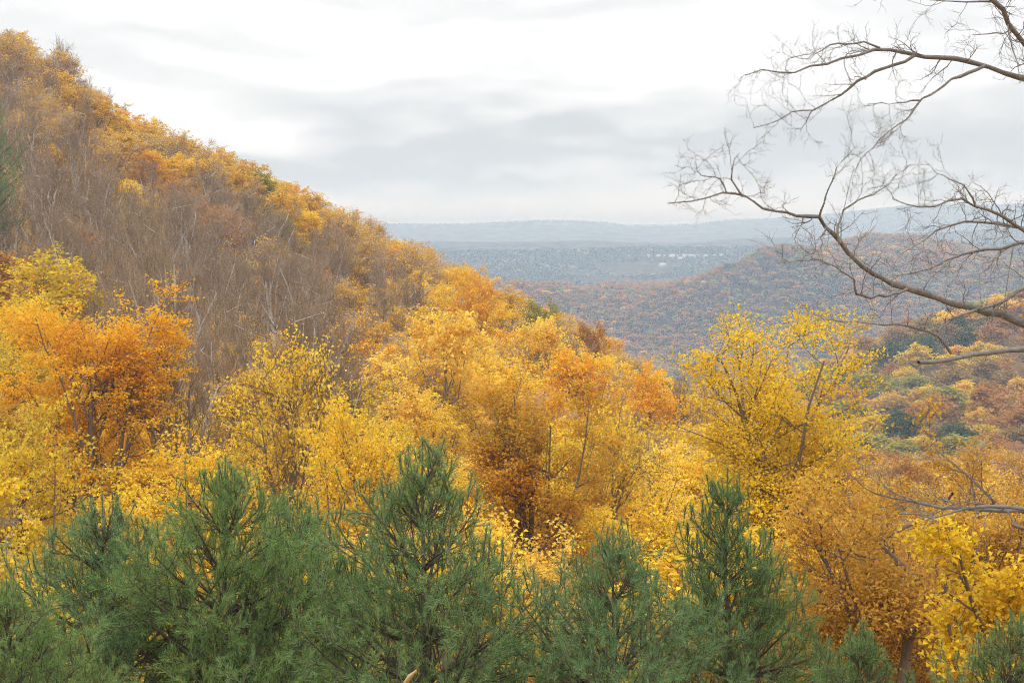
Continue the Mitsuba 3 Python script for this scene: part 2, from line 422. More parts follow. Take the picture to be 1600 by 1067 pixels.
def visible(x, y, ztop):
    px = CX + F * x / y
    if not -110 < px < 1710:
        return False
    i = int(np.clip(np.searchsorted(sky_d, y * 0.93) - 1, 0, len(sky_d) - 1))
    j = int(np.clip(round((px - sky_c[0]) / (sky_c[1] - sky_c[0])), 0, len(sky_c) - 1))
    return y < 34 or ztop / y > running[i, max(0, j - 1):j + 2].min()


def scatter(rng, d0, d1, spacing, tries, avoid=()):
    """Points no closer to each other than the spacing, in the sector in front of the camera."""
    out, cells = [], {}
    for _ in range(tries):
        d = math.sqrt(rng.uniform(d0 * d0, d1 * d1))
        x = d * rng.uniform(-0.415, 0.415)
        s = spacing(x, d) if callable(spacing) else spacing
        c = (int(x // s), int(d // s))
        if any((x - a) ** 2 + (d - b) ** 2 < s * s for i in (-1, 0, 1) for j in (-1, 0, 1) for a, b in cells.get((c[0] + i, c[1] + j), ())):
            continue
        if any((x - a) ** 2 + (d - b) ** 2 < r * r for a, b, r in avoid):
            continue
        cells.setdefault(c, []).append((x, d))
        out.append((x, d))
    return out


NAMES = {'golden yellow': 'golden_tree', 'pale yellow': 'pale_yellow_tree', 'yellow green': 'yellow_green_tree', 'orange': 'orange_tree', 'amber': 'amber_tree',
         'rusty brown': 'rusty_tree', 'olive green': 'olive_tree', 'dark green': 'dark_green_tree', 'dull brown': 'brown_tree'}


def choose(rng, px, py, d):
    """Which tree grows here: (form, colour), after the patches of colour in the photograph."""
    def pick(**w):
        k = list(w)
        return k[rng.choice(len(k), p=np.array([w[i] for i in k]) / sum(w.values()))]
    code = dict(g=('full', 'golden yellow'), p=('full', 'pale yellow'), y=('full', 'yellow green'), o=('full', 'orange'), a=('full', 'amber'), r=('full', 'rusty brown'),
                v=('full', 'olive green'), b=('bare', ''), tg=('thin', 'golden yellow'), ta=('thin', 'amber'), tr=('thin', 'rusty brown'))
    sky_y = np.interp(px, [0, 200, 400, 550, 700, 850, 1000, 1100], [75, 180, 258, 335, 400, 475, 560, 610])
    above = py - sky_y
    if px < 1080 and d > 170 and above < 45:
        w = dict(a=3.6, v=1.3, g=1.4, o=0.8, ta=1) if 190 < px < 520 else dict(a=2.5, ta=3, b=3.5) if px <= 190 else dict(ta=3, a=2.5, g=1, tg=1, o=0.6)
    elif 60 < px < 540 and py < 600 and d > 85:
        w = dict(b=11, tr=0.9, ta=0.9, g=0.35, a=0.2)
    elif px <= 60 and py < 400:
        w = dict(b=5, ta=2, r=1)
    elif 480 <= px < 640 and py < 520:
        w = dict(b=4, ta=2, a=1.2, tg=1)
    elif px < 260 and py < 560:
        w = dict(y=4, g=2, b=1)
    elif px < 260:
        w = dict(y=4, g=2, o=1, a=1, ta=0.7)
    elif px < 560:
        w = dict(g=4, p=2, tg=2.4, b=0.9, y=0.9, a=0.4)
    elif px < 830 and d > 105:
        w = dict(g=3, p=2.5, tg=2, ta=1.2, o=0.6, b=0.9)
    elif px < 830:
        w = dict(p=4, g=4, tg=1.4)
    elif px < 1080 and d > 120:
        w = dict(p=1.8, g=2.2, ta=1.2, o=0.9, v=0.6, b=0.8, tr=0.6)
    elif px < 1080:
        w = dict(g=4, o=0.9, p=1.8, tg=2.2, a=0.9, y=0.7, r=0.2)
    elif px < 1300:
        w = dict(g=3, a=2, ta=1.2, y=0.8)
    else:
        w = dict(a=3, r=3, ta=2, tr=2, g=0.7)
    return code[pick(**w)]


HEROES = [   # the trees that stand out: name, form, colour, photograph x and top y, distance, width in the photograph, label
    ('yellow_green_tree', 'full', 'yellow green', 25, 615, 46, 230, 'yellow-green tree at the left edge, below the bright orange tree'),
    ('yellow_green_tree', 'full', 'yellow green', 70, 390, 100, 230, 'yellow tree at the left edge, right above the bright orange tree'),
    ('bare_tree', 'bare', '', 250, 330, 95, 230, 'tall bare tree with pale grey forked limbs right above the bright orange tree'),
    ('thin_yellow_tree', 'thin', 'golden yellow', 450, 500, 58, 250, 'thin yellow tree with dark upright stems showing, above the left pine tops'),
    ('olive_tree', 'full', 'olive green', 848, 464, 152, 95, 'olive green tree on the spur skyline between the skyline orange tree and the valley'),
    ('rusty_tree', 'full', 'rusty brown', 925, 500, 165, 80, 'rusty tree low on the spur skyline, right of the olive green one'),
    ('golden_tree', 'full', 'pale yellow', 690, 470, 95, 190, 'light yellow tree with clumped crown above the centre pine'),
    ('orange_tree', 'full', 'orange', 745, 420, 150, 110, 'small orange tree on the descending skyline at mid picture'),
    ('pale_yellow_tree', 'full', 'pale yellow', 860, 485, 125, 130, 'pale yellow tree on the spur just right of the small skyline orange tree'),
    ('orange_tree', 'full', 'orange', 900, 540, 110, 150, 'soft orange tree in the middle, left of the tall yellow tree'),
    ('orange_tree', 'full', 'orange', 1010, 565, 120, 120, 'small orange tree at the low end of the spur beside the tall yellow tree'),
    ('golden_tree', 'full', 'golden yellow', 560, 610, 52, 240, 'golden tree with dense low crown between the two tallest left pines'),
    ('thin_yellow_tree', 'thin', 'golden yellow', 960, 610, 62, 230, 'thin yellow tree with many grey stems showing, right of the deep amber tree'),
]
near_spots = []


def near_leafed(key, seed, colour, count, size, scatter_r, px, py, d, wpx, text, name, bark=BARK, twig_level=3, bare_share=0.1, fold=0.3, flat=0.7, aspect=0.75, **kw):
    p = ray(px, py, d)
    g = float(ground(p[0], p[1]))
    lv, rng = skeleton(seed, rmin=0.006, H=max(p[2] - g, 6.0), W=wpx / F * d * 0.46, **kw)
    wt, wb = wood(lv, [0, 1], (7, 5)), wood(lv, list(range(2, twig_level + 1)), (4, 3, 3))
    c, clump = foliage(lv, rng, count, size, scatter_r, bare_share=bare_share, level=twig_level)
    off = np.median(c[:, :2], 0)
    s = (p[2] - g) / np.percentile(c[:, 2], 99.5)
    w = wpx / F * d / (np.percentile(np.abs(c[:, 0] - off[0]), 97) * 2)
    fit = lambda v: (v - [off[0], off[1], 0]) * [w, w, s]            # noqa: E731  proportions of this tree, leaves keep their size
    wt, wb, c = (fit(wt[0]), wt[1]), (fit(wb[0]), wb[1]), fit(c)
    lf = leaf_faces(rng, c, size, flat=flat, fold=fold, aspect=aspect)
    m = T().translate([float(p[0]), float(p[1]), g])
    k = numbered(name)
    near_spots.append((p[0], p[1], wpx / F * d * 0.36))
    if d > 50:                                                     # a clearing on this side of it, so that it stands free
        near_spots.extend((p[0] * f, p[1] * f, wpx / F * d * 0.33) for f in (0.68, 0.76, 0.84, 0.92))
    scene[f'{k}__trunk'] = mikit.ply(wt, 'bark', smooth=True, color=bark_colour(rng, wt[0], bark), to_world=m)
    scene[f'{k}__branches'] = mikit.ply(wb, 'bark', smooth=True, color=bark_colour(rng, wb[0], np.array(bark) * 0.85), to_world=m)
    scene[f'{k}__crown'] = mikit.ply(lf, 'leaf', color=leaf_colours(rng, clump, colour), to_world=m)
    labels[f'{k}__crown'] = labels[f'{k}__branches'] = {'kind': 'stuff'}
    labels[k] = {'label': text, 'category': 'tree'}


near_leafed('tall', 304, 'bright yellow', 42000, 0.088, 0.15, 1208, 498, 40, 285, 'tall yellow tree with broad feathery crown standing out above the right pines', 'tall_yellow_tree', droop=0.25, spread=20, flat=0.8, n4=0, leaders=14, fork=0.5, central=0.0, dome=0.35)
near_leafed('orange', 207, 'orange', 34000, 0.13, 0.13, 160, 455, 62, 250, 'bright orange tree with dense layered crown at left, below the bare brown trees', 'orange_tree', flat=0.45, n4=0, leaders=12, fork=0.42, spread=16, central=0.1, dome=0.2)
near_leafed('amber', 208, 'deep orange', 28000, 0.12, 0.13, 815, 600, 52, 240, 'deep orange tree with narrow dense crown behind and right of the centre pine', 'orange_tree', flat=0.45, n4=0, leaders=12, fork=0.42, spread=16, central=0.1, dome=0.2)
near_leafed('oak', 202, 'oak brown', 42000, 0.082, 0.13, 1400, 750, 25, 360, 'rusty brown oak with shaggy leaves below the lowest bare limb', 'rusty_oak', n4=0, aspect=0.5, flat=0.85, spread=24, leaders=9)
near_leafed('oak', 203, 'oak brown', 26000, 0.082, 0.13, 1285, 790, 27, 240, 'amber oak right of the narrow dark pine', 'amber_oak', n4=0, aspect=0.5, flat=0.85, spread=24, leaders=9)
near_leafed('oak', 204, 'oak brown', 18000, 0.09, 0.13, 1560, 650, 32, 330, 'thin rusty brown oak at the right edge above the lowest bare limb', 'rusty_oak', n4=0, aspect=0.5, flat=0.85, spread=24, leaders=9, bare_share=0.2)
near_leafed('maple', 205, 'bright yellow', 22000, 0.075, 0.12, 1590, 800, 17, 330, 'bright yellow maple with large leaves in the lower right corner', 'yellow_maple', n4=0, flat=0.8)
near_leafed('edge', 206, 'yellow green', 5000, 0.12, 0.14, -20, 640, 25, 330, 'thin yellow-green tree with pale grey limbs reaching in from the left edge', 'thin_yellow_green_tree', n4=3, twig_level=4, bare_share=0.2, bark=GREY, spread=40)

hero_spots = list(near_spots)
rng = np.random.default_rng(5)
for name, form, colour, px, py, d, wpx, text in HEROES:
    p = ray(px, py, d)
    z = float(ground(p[0], p[1]))
    s = max((p[2] - z) / 11.6, 0.45)
    lod = 'near' if d < 88 else 'mid'
    g = f'{lod}_{form}_{rng.integers(0, 3 if form != "thin" else 2)}' + (f'_{colour.replace(" ", "_")}' if colour else '')
    width = wpx / F * d / (7.4 * s)
    place(name, g, p[0], p[1], s, np.clip(width, 0.6, 1.5), rng.uniform(0, 360), info=dict(label=text))
    hero_spots.append((p[0], p[1], 2.4 * s * np.clip(width, 0.6, 1.5)))

for x, d in scatter(rng, 34, 255, lambda x, d: 4.6 if d < 90 else 4.9, 80000, hero_spots):
    s = rng.uniform(0.82, 1.12)
    z = float(ground(x, d))
    if not visible(x, d, z + 12 * s):
        continue
    px, py = project((x, d, z + 12 * s))
    form, colour = choose(rng, px, py, d)
    if form == 'thin' and d >= 90 and colour == 'golden yellow' and rng.random() < 0.3:
        colour = 'orange'
    lod = 'near' if d < 90 else 'mid'
    if lod == 'near' and form == 'full' and colour == 'olive green':
        colour = 'amber'
    g = f'{lod}_{form}_{rng.integers(0, 3 if form != "thin" else 2)}' + (f'_{colour.replace(" ", "_")}' if colour else '')
    s = s * 1.14 if form == 'bare' else s
    name = {'bare': 'bare_tree', 'thin': 'thin_' + NAMES.get(colour, '')}.get(form, NAMES.get(colour))
    place(name, g, x, d, s, rng.uniform(0.85, 1.2), rng.uniform(0, 360), rng.normal(0, 3, 2), dict(form=form, colour=colour))

rng = np.random.default_rng(15)
for x, d in scatter(rng, 120, 262, 5.6, 30000):                      # young trees under the ridge-top ones
    s = rng.uniform(0.42, 0.62)
    z = float(ground(x, d))
    px, py = project((x, d, z + 12 * s))
    sky_y = np.interp(px, [0, 200, 400, 550, 700, 850, 1000, 1100], [75, 180, 258, 335, 400, 475, 560, 610])
    if not (-60 < px < 1100 and py - sky_y < 75 and visible(x, d, z + 12 * s + 6)):
        continue
    form, colour = [('bare', ''), ('full', 'amber'), ('thin', 'amber'), ('full', 'golden yellow'), ('full', 'rusty brown')][rng.choice(5, p=[0.25, 0.3, 0.15, 0.15, 0.15] if px > 500 or py - sky_y < 12 else [0.72, 0.04, 0.08, 0.02, 0.14])]
    g = f'mid_{form}_{rng.integers(0, 3 if form != "thin" else 2)}' + (f'_{colour.replace(" ", "_")}' if colour else '')
    place({'bare': 'bare_tree', 'thin': 'thin_amber_tree'}.get(form, NAMES.get(colour)), g, x, d, s, rng.uniform(1.1, 1.5), rng.uniform(0, 360), rng.normal(0, 3, 2), dict(form=form, colour=colour, young=1))

# right-hand hill across the side valley
rng = np.random.default_rng(6)
hill = []
for x, d in scatter(rng, 290, 720, 10.5, 60000):
    s = rng.uniform(0.9, 1.35)
    z = float(ground(x, d))
    px, py = project((x, d, z + 12 * s))
    if px < 1180 or not visible(x, d, z + 12 * s):
        continue
    patch = float(meshkit.fbm(np.array([x / 45, d / 60, 3.0]), 3, 5))
    w = np.array([0.4, 1.0, 0.3, 1.5, 2.4, 3.8 if patch < 0.5 else 2.0, 1.4 if patch < 0.5 else 0.4, 1.4])
    colour = ['golden yellow', 'yellow green', 'orange', 'amber', 'rusty brown', 'olive green', 'dark green', 'dull brown'][rng.choice(8, p=w / w.sum())]
    hill.append((s / d, x, d, s, colour, f'hill_full_{rng.integers(0, 3)}_{colour.replace(" ", "_")}', rng.uniform(1.3, 1.75), rng.uniform(0, 360), rng.normal(0, 3, 2)))

hill.sort(key=lambda h: -h[0])
for n, (_, x, d, s, colour, g, wide, rot, tilt) in enumerate(hill):
    if n < 300:
        place(NAMES[colour], g, x, d, s, wide, rot, tilt, dict(hill=1, form='full', colour=colour))
    else:
        m = T().translate([x, d, float(ground(x, d))]).rotate([0, 0, 1], rot).scale([s * wide, s * wide, s])
        scene[f'hill_forest__{n:04d}'] = {'type': 'instance', 'to_world': m, 'group': {'type': 'ref', 'id': g}}
        labels['hill_forest'] = {'kind': 'stuff', 'label': 'far crowns filling the gaps on the right-hand hill', 'category': 'forest'}

# the hazy mountain beyond
rng = np.random.default_rng(7)
far = []
for x, d in scatter(rng, 790, 1840, 7.2, 160000):
    s = rng.uniform(0.6, 0.95)
    z = float(ground(x, d))
    if not visible(x, d, z + 12 * s):
        continue
    px, py = project((x, d, z + 12 * s))
    if px < 640:
        continue
    patch = float(meshkit.fbm(np.array([x / 90, d / 130, 9.0]), 3, 6))
    w = np.array([0.35, 3.2, 0.9, 2.8, 0.12]) if patch > 0.46 else np.array([0.08, 1.5, 1.8, 2.5, 0.8])
    colour = ['amber', 'rusty brown', 'olive green', 'dull brown', 'dark green'][rng.choice(5, p=w / w.sum())]
    far.append((s / d, x, d, s, colour, rng.uniform(1.3, 1.8), rng.uniform(0, 360), int(rng.integers(0, 3))))
far.sort(reverse=True)
for n, (_, x, d, s, colour, wide, rot, k) in enumerate(far):
    g = f'far_full_{k}_{colour.replace(" ", "_")}'
    if n < 290:
        place('distant_tree', g, x, d, s, wide, rot, info=dict(far=1, form='full', colour=colour))
    else:
        m = T().translate([x, d, float(ground(x, d))]).rotate([0, 0, 1], rot).scale([s * wide, s * wide, s])
        scene[f'mountain_forest__{n:04d}'] = {'type': 'instance', 'to_world': m, 'group': {'type': 'ref', 'id': g}}
lv, prng = skeleton(90, n2=6, n3=3, leaders=4, W=4.5, n4=0, rmin=0.05)
c, clump = foliage(lv, prng, 90, 2.5, 0.6)
lf = leaf_faces(prng, c, 2.5)
for colour in ('dusky brown', 'dull brown', 'dark green', 'olive green'):
    prototype(f'ridge_crown_{colour.replace(" ", "_")}', {'crown': (lf, leaf_colours(prng, clump, colour), 'leaf', False)})
rng = np.random.default_rng(8)
for n, (x, d) in enumerate(scatter(rng, 1960, 2560, 9.5, 60000)):
    patch = float(meshkit.fbm(np.array([x / 210, d / 260, 4.0]), 3, 6))
    if CX + F * x / d < 640 or patch > 0.57 and d < 2400:
        continue
    colour = ['dusky brown', 'dull brown', 'dark green', 'olive green'][rng.choice(4, p=[0.61, 0.02, 0.36, 0.01])]
    q = rng.uniform(0.6, 1.0)
    scene[f'ridge_forest__{n:04d}'] = {'type': 'instance', 'group': {'type': 'ref', 'id': f'ridge_crown_{colour.replace(" ", "_")}'},
                                       'to_world': T().translate([x, d, float(ground(x, d)) - 3 * q]).rotate([0, 0, 1], float(rng.uniform(0, 360))).scale([q * 1.4, q * 1.4, q])}
labels['ridge_forest'] = {'kind': 'stuff', 'label': 'dark woods round the far town and on the blue ridge behind it', 'category': 'forest'}
labels['mountain_forest'] = {'kind': 'stuff', 'label': 'brown and grey-green forest covering the hazy mountain', 'category': 'forest'}
print('placed', len(placed), 'far', len(far))

# ---------------------------------------------------------------- white pines in front
PINE = np.array([(0.255, 0.385, 0.15), (0.15, 0.26, 0.105)])


def needles(rng, P, t0, density, length, lean, width=0.0050):
    """Thin pointed needles in brushes along the outer part of each shoot."""
    n, K, _ = P.shape
    seg = np.linalg.norm(np.diff(P, axis=1), axis=2).sum(1) * (1 - t0)
    m = np.maximum((seg * density).astype(int), 12)
    idx = np.repeat(np.arange(n), m)
    t = t0 + (1 - t0) * np.sqrt(rng.random(len(idx)))
    s = np.minimum(t, 0.999) * (K - 1)
    i = s.astype(int)
    f = (s - i)[:, None]
    p = P[idx, i] * (1 - f) + P[idx, i + 1] * f
    tan = unit(P[idx, i + 1] - P[idx, i])
    perp = rng.normal(size=p.shape)
    perp = unit(perp - (perp * tan).sum(1, keepdims=True) * tan)
    an = np.radians(lean) * rng.uniform(0.55, 1.4, len(p))[:, None] * (1.15 - 0.45 * t[:, None])
    d = np.cos(an) * tan + np.sin(an) * perp
    L = length * rng.uniform(0.7, 1.2, len(p))[:, None]
    w = unit(np.cross(d, rng.normal(size=d.shape))) * (width * 0.5)
    mid = p + d * L * 0.5 + [0, 0, 0.004]
    tip = p + d * L - np.array([0, 0, 1]) * (L * 0.06)
    v = np.stack([p - w, p + w, tip], 1).reshape(-1, 3)
    tone = np.repeat(rng.random(n)[idx] * 0.6 + rng.random(len(idx)) * 0.4, 3)[:, None]
    c = PINE[0] * (1 - tone) + PINE[1] * tone
    old = np.repeat(rng.random(len(idx)) < 0.035, 3)
    c[old] = (0.42, 0.27, 0.09)
    return (v, np.arange(len(v)).reshape(-1, 3)), c


def pine_prototype(key, seed, shown=3.5, spread=0.60, tint=(1, 1, 1), density=165, dense=1.0, H=7.5):
    rng = np.random.default_rng(seed)
    k = 14
    trunk = np.zeros((1, k, 3))
    trunk[0, :, 2] = np.linspace(-0.4, H - 0.42, k)
    trunk[0, 1:-1, :2] += rng.normal(0, 0.02, (k - 2, 2))
    rt = np.linspace(0.016 * H, 0.011, k)[None]
    B, R, at = [], [], []
    z = H - 0.42
    while z > max(0.8, H - shown - 1.0):
        dz = H - z
        n = 6 if dz < 1.2 else 8
        a0 = rng.uniform(0, 6.28)
        for q in range(n):
            az = a0 + q * 2 * math.pi / n + rng.normal(0, 0.25)
            L = min(0.02 + spread * 1.1 * dz, 2.6) * rng.uniform(0.75, 1.2)
            el = np.radians(np.interp(dz, [0.3, 0.8, 1.5, 2.5, 4.0], [54, 40, 29, 19, 8]) + rng.normal(0, 6))
            dirn = np.array([math.cos(az) * math.cos(el), math.sin(az) * math.cos(el), math.sin(el)])
            pts = [np.array([np.interp(z, trunk[0, :, 2], trunk[0, :, 0]), np.interp(z, trunk[0, :, 2], trunk[0, :, 1]), z + rng.normal(0, 0.02)])]
            for st in range(7):
                dirn = unit(dirn + np.array([0, 0, 0.035]) + rng.normal(0, 0.05, 3))
                pts.append(pts[-1] + dirn * L / 7)
            B.append(pts)
            R.append(np.linspace(0.010 + 0.009 * min(L, 2), 0.0045, 8))
        z -= rng.uniform(0.26, 0.36)
    B, R = np.array(B), np.array(R)
    l2, r2, _ = spawn(rng, B, R, 9, 0.12, 46, lambda t: 0.24 + 0.56 * (1 - t), 5, up=0.28, wander=0.06, flat=0.5, ratio=0.6, rmin=0.0035)
    shrink = np.clip(np.linalg.norm(np.diff(B, axis=1), axis=2).sum(1) / 1.1, 0.28, 1.15)
    l2 = l2[:, :1] + (l2 - l2[:, :1]) * np.repeat(shrink, 9)[:, None, None]
    big = np.linalg.norm(l2[:, -1] - l2[:, 0], axis=1) > 0.24
    l3, r3, _ = spawn(rng, l2[big], r2[big], 3, 0.3, 42, 0.18, 4, up=0.45, wander=0.06, ratio=0.7, rmin=0.003)
    tr = np.linspace(0, 1, 24)
    tl = np.stack([np.interp(tr, np.linspace(0, 1, k), trunk[0, :, q]) for q in range(3)], -1)[None]
    l4, r4, _ = spawn(rng, tl, np.interp(tr, np.linspace(0, 1, k), rt[0])[None], 90, 0.55, 55, lambda t: 0.34 - 0.10 * t, 4, up=0.3, wander=0.06, ratio=0.3, rmin=0.003)
    r4 = np.minimum(r4, 0.005)
    lead = []
    for q in range(6):                                             # this year's upright shoots round the leader
        b = trunk[0, -1]
        az, ln = q * 1.256, (0.44 if q == 5 else rng.uniform(0.12, 0.22))
        o = np.array([math.cos(az), math.sin(az), 0]) * (0.0 if q == 5 else 1.0)
        lead.append([b + o * 0.10 * s + [0, 0, ln * s] for s in (0, 0.33, 0.67, 1.0)])
    for b in B[:, -1]:                                             # upright shoots at the branch ends
        for q in range(rng.integers(2, 5)):
            az, ln = rng.uniform(0, 6.28), rng.uniform(0.10, 0.24) * np.clip((H - b[2]) / 0.9, 0.35, 1)
            o = np.array([math.cos(az), math.sin(az), 0]) * rng.uniform(0.15, 0.5) * ln
            b0 = b + rng.normal(0, 0.02, 3)
            lead.append([b0 + o * s ** 0.7 + [0, 0, ln * s] for s in (0, 0.33, 0.67, 1.0)])
    for b in l2[:, -1][rng.random(len(l2)) < 0.35]:
        ln = rng.uniform(0.08, 0.17)
        o = np.append(rng.normal(0, 0.25, 2) * ln, 0)
        lead.append([b + o * s + [0, 0, ln * s] for s in (0, 0.33, 0.67, 1.0)])
    lead = np.array(lead)
    parts = [needles(rng, B, 0.65, density, 0.09, 38), needles(rng, l2, 0.38, density * dense, 0.095, 42), needles(rng, l3, 0.12, density * dense, 0.095, 42), needles(rng, l4, 0.25, density, 0.09, 42), needles(rng, lead, 0.15, density * 1.7, 0.07, 25)]
    nm = join([a for a, _ in parts])
    nc = np.vstack([c for _, c in parts]) * np.array(tint)
    tm = tubes(trunk, rt, 7)
    bm = join([tubes(B, R, 4), tubes(l2, r2, 3), tubes(l3, r3, 3), tubes(l4, r4, 3), tubes(lead, np.full((len(lead), 4), 0.0045), 3)])
    prototype(key, {'trunk': mikit.ply(tm, 'pine_bark', smooth=True), 'branches': mikit.ply(bm, 'pine_bark', smooth=True), 'crown': mikit.ply(nm, 'needle', color=nc)})


pine_prototype('pine_broad', 101)
pine_prototype('pine_forked', 102, spread=0.62, tint=(1.08, 1.06, 0.9))
pine_prototype('pine_level', 103, spread=0.66, tint=(0.95, 1.0, 1.1))
pine_prototype('pine_narrow', 104, spread=0.42, tint=(0.85, 0.88, 0.8))


def pine(kind, px, py, d, rot, text, wide=1.0):
    p = ray(px, py, d)
    g = float(ground(p[0], p[1]))
    s = (p[2] - g) / 7.5
    wide = wide * 0.92
    place('white_pine', kind, p[0], p[1], s, wide, rot, info=dict(label=text, category='pine tree', group='green pines along the bottom'), z=g)


pine('pine_broad', -38, 95, 125.0, 60, 'dark green pine among bare trees at the left edge high on the slope', 0.55)
pine('pine_broad', 660, 692, 13.0, 0, 'green pine in the middle, the tallest and broadest of the row')
pine('pine_forked', 352, 718, 13.5, 40, 'green pine left of the middle one, with forked bare-stemmed top shoots')
pine('pine_level', 160, 778, 14.0, 100, 'green pine with level row of upright shoots, left of the one with forked top')
pine('pine_narrow', 1137, 735, 15.5, 10, 'narrow dark green pine below the tall yellow tree')
pine('pine_level', 958, 825, 12.5, 200, 'low green pine between the middle pine and the narrow dark one', 0.9)
pine('pine_broad', 465, 775, 15.5, 130, 'green pine behind and between the forked-top pine and the middle pine', 0.9)
pine('pine_narrow', 1345, 975, 10.5, 250, 'low green pine in front of the rusty oak, right of the narrow dark pine', 1.2)
pine('pine_broad', 1580, 960, 10.0, 300, 'green pine in the bottom right corner under the bright yellow maple', 0.9)
pine('pine_forked', 10, 905, 11.0, 160, 'low green pine in the bottom left corner')

# ---------------------------------------------------------------- the bare tree whose limbs hang in from the right
LIMBS = [   # photograph points, distance at the tip and at the trunk end, radii, twigs
    ([(1165, 118), (1189, 112), (1228, 113), (1276, 103), (1315, 91), (1346, 83), (1374, 75), (1429, 87), (1504, 94), (1539, 103), (1583, 118), (1660, 140), (1790, 190)], 8.6, 10, 0.006, 0.050, 'upper'),
    ([(1236, 91), (1276, 82), (1297, 71), (1335, 68), (1358, 69), (1374, 75)], 8.4, 8.9, 0.004, 0.014, 0),
    ([(1177, 200), (1205, 193), (1236, 177), (1272, 171), (1307, 152), (1335, 132), (1362, 114), (1394, 103), (1429, 87)], 9.4, 9.1, 0.004, 0.020, 0),
    ([(1250, 207), (1258, 189), (1272, 171)], 9.6, 9.35, 0.003, 0.007, 0),
    ([(1338, 262), (1358, 236), (1378, 217), (1402, 195), (1421, 181), (1437, 157), (1464, 144), (1488, 126), (1512, 114), (1539, 103)], 8.8, 9.4, 0.004, 0.022, 0),
    ([(1354, 163), (1378, 161), (1413, 161), (1437, 157)], 8.8, 9.1, 0.003, 0.009, 0),
    ([(1535, -25), (1551, 0), (1567, 16), (1575, 35), (1587, 51), (1600, 69), (1660, 130), (1790, 260)], 9.0, 10, 0.026, 0.05, 'top'),
    ([(1594, 122), (1587, 91), (1579, 63), (1575, 39)], 8.8, 9.1, 0.005, 0.011, 1),
    ([(1520, 55), (1551, 53), (1579, 47)], 8.9, 9.2, 0.004, 0.009, 1),
    ([(1400, -12), (1461, 2), (1512, 4), (1551, 3)], 8.9, 9.1, 0.004, 0.011, 1),
    ([(1043, 318), (1079, 315), (1106, 309), (1134, 303), (1157, 306), (1173, 314), (1197, 326), (1220, 331), (1244, 336), (1280, 339), (1291, 355), (1315, 381), (1335, 406), (1358, 424), (1390, 440), (1417, 452), (1453, 461), (1480, 471), (1512, 479), (1539, 485), (1567, 493), (1600, 505), (1680, 530), (1790, 580)], 7.6, 10, 0.004, 0.066, 'big'),
    ([(1087, 252), (1098, 274), (1126, 280), (1136, 303)], 7.6, 7.8, 0.003, 0.009, 2),
    ([(1155, 240), (1142, 276), (1150, 292), (1160, 307)], 7.5, 7.85, 0.003, 0.009, 2),
    ([(1339, 228), (1319, 248), (1303, 272), (1295, 295), (1287, 319), (1280, 339)], 7.9, 8.1, 0.003, 0.012, 2),
    ([(1418, 262), (1394, 283), (1366, 303), (1339, 315), (1315, 335), (1309, 356), (1314, 380)], 8.5, 8.2, 0.003, 0.014, 2),
    ([(1222, 380), (1224, 402), (1236, 409), (1268, 406), (1299, 414), (1319, 428), (1335, 440), (1337, 461), (1366, 464), (1394, 459), (1417, 452)], 7.9, 8.5, 0.003, 0.018, 2),
    ([(1288, 414), (1283, 394), (1283, 375), (1291, 355)], 8.0, 8.1, 0.003, 0.008, 2),
    ([(1394, 311), (1425, 323), (1449, 325), (1476, 313), (1508, 311), (1524, 323), (1563, 335), (1583, 350), (1640, 385), (1790, 450)], 8.2, 10, 0.004, 0.04, 'fine'),
    ([(1445, 252), (1472, 276), (1500, 287), (1516, 303), (1524, 323)], 8.4, 8.6, 0.003, 0.011, 3),
    ([(1405, 398), (1433, 383), (1457, 365), (1484, 353), (1516, 344), (1543, 347), (1575, 353), (1600, 357), (1680, 390), (1790, 470)], 9.0, 10, 0.004, 0.045, 'middle'),
    ([(1395, 432), (1433, 426), (1476, 410), (1512, 394), (1563, 389), (1600, 379), (1690, 400), (1790, 490)], 9.4, 10, 0.004, 0.045, 'second'),
    ([(1565, 540), (1571, 457), (1583, 387)], 9.2, 9.3, 0.003, 0.008, 5),
    ([(1465, 518), (1476, 503), (1512, 489), (1539, 480), (1575, 467), (1600, 450), (1680, 440), (1790, 500)], 8.8, 10, 0.012, 0.04, 'crossing'),
    ([(1283, 497), (1323, 503), (1354, 504), (1402, 508), (1441, 515), (1469, 530), (1486, 552)], 8.6, 9.0, 0.003, 0.016, 'drooping'),
    ([(1435, 566), (1484, 562), (1516, 554), (1567, 548), (1600, 546), (1690, 560), (1790, 610)], 8.2, 10, 0.020, 0.05, 'broken'),
    ([(1329, 742), (1374, 774), (1400, 779), (1437, 786), (1490, 793), (1538, 796), (1580, 797), (1600, 800), (1690, 815), (1790, 850)], 8.6, 10, 0.006, 0.055, 'lowest'),
    ([(1404, 802), (1434, 804), (1452, 809), (1490, 798), (1527, 791), (1580, 792), (1610, 798)], 8.5, 9.0, 0.008, 0.024, 9),
    ([(1370, 740), (1390, 765), (1415, 776), (1437, 786)], 8.7, 8.7, 0.003, 0.012, 9),
]
rng = np.random.default_rng(77)


def limb_line(pts, d0, d1, n):
    pts = np.array(pts, float)
    u = np.concatenate([[0], np.cumsum(np.linalg.norm(np.diff(pts, axis=0), axis=1))])
    w = np.linspace(0, u[-1], n)
    fx, fy = PchipInterpolator(u, pts[:, 0])(w), PchipInterpolator(u, pts[:, 1])(w)
    dd = d0 + (d1 - d0) * (w / u[-1])
    return np.array([ray(a, b, c) for a, b, c in zip(fx, fy, dd)])


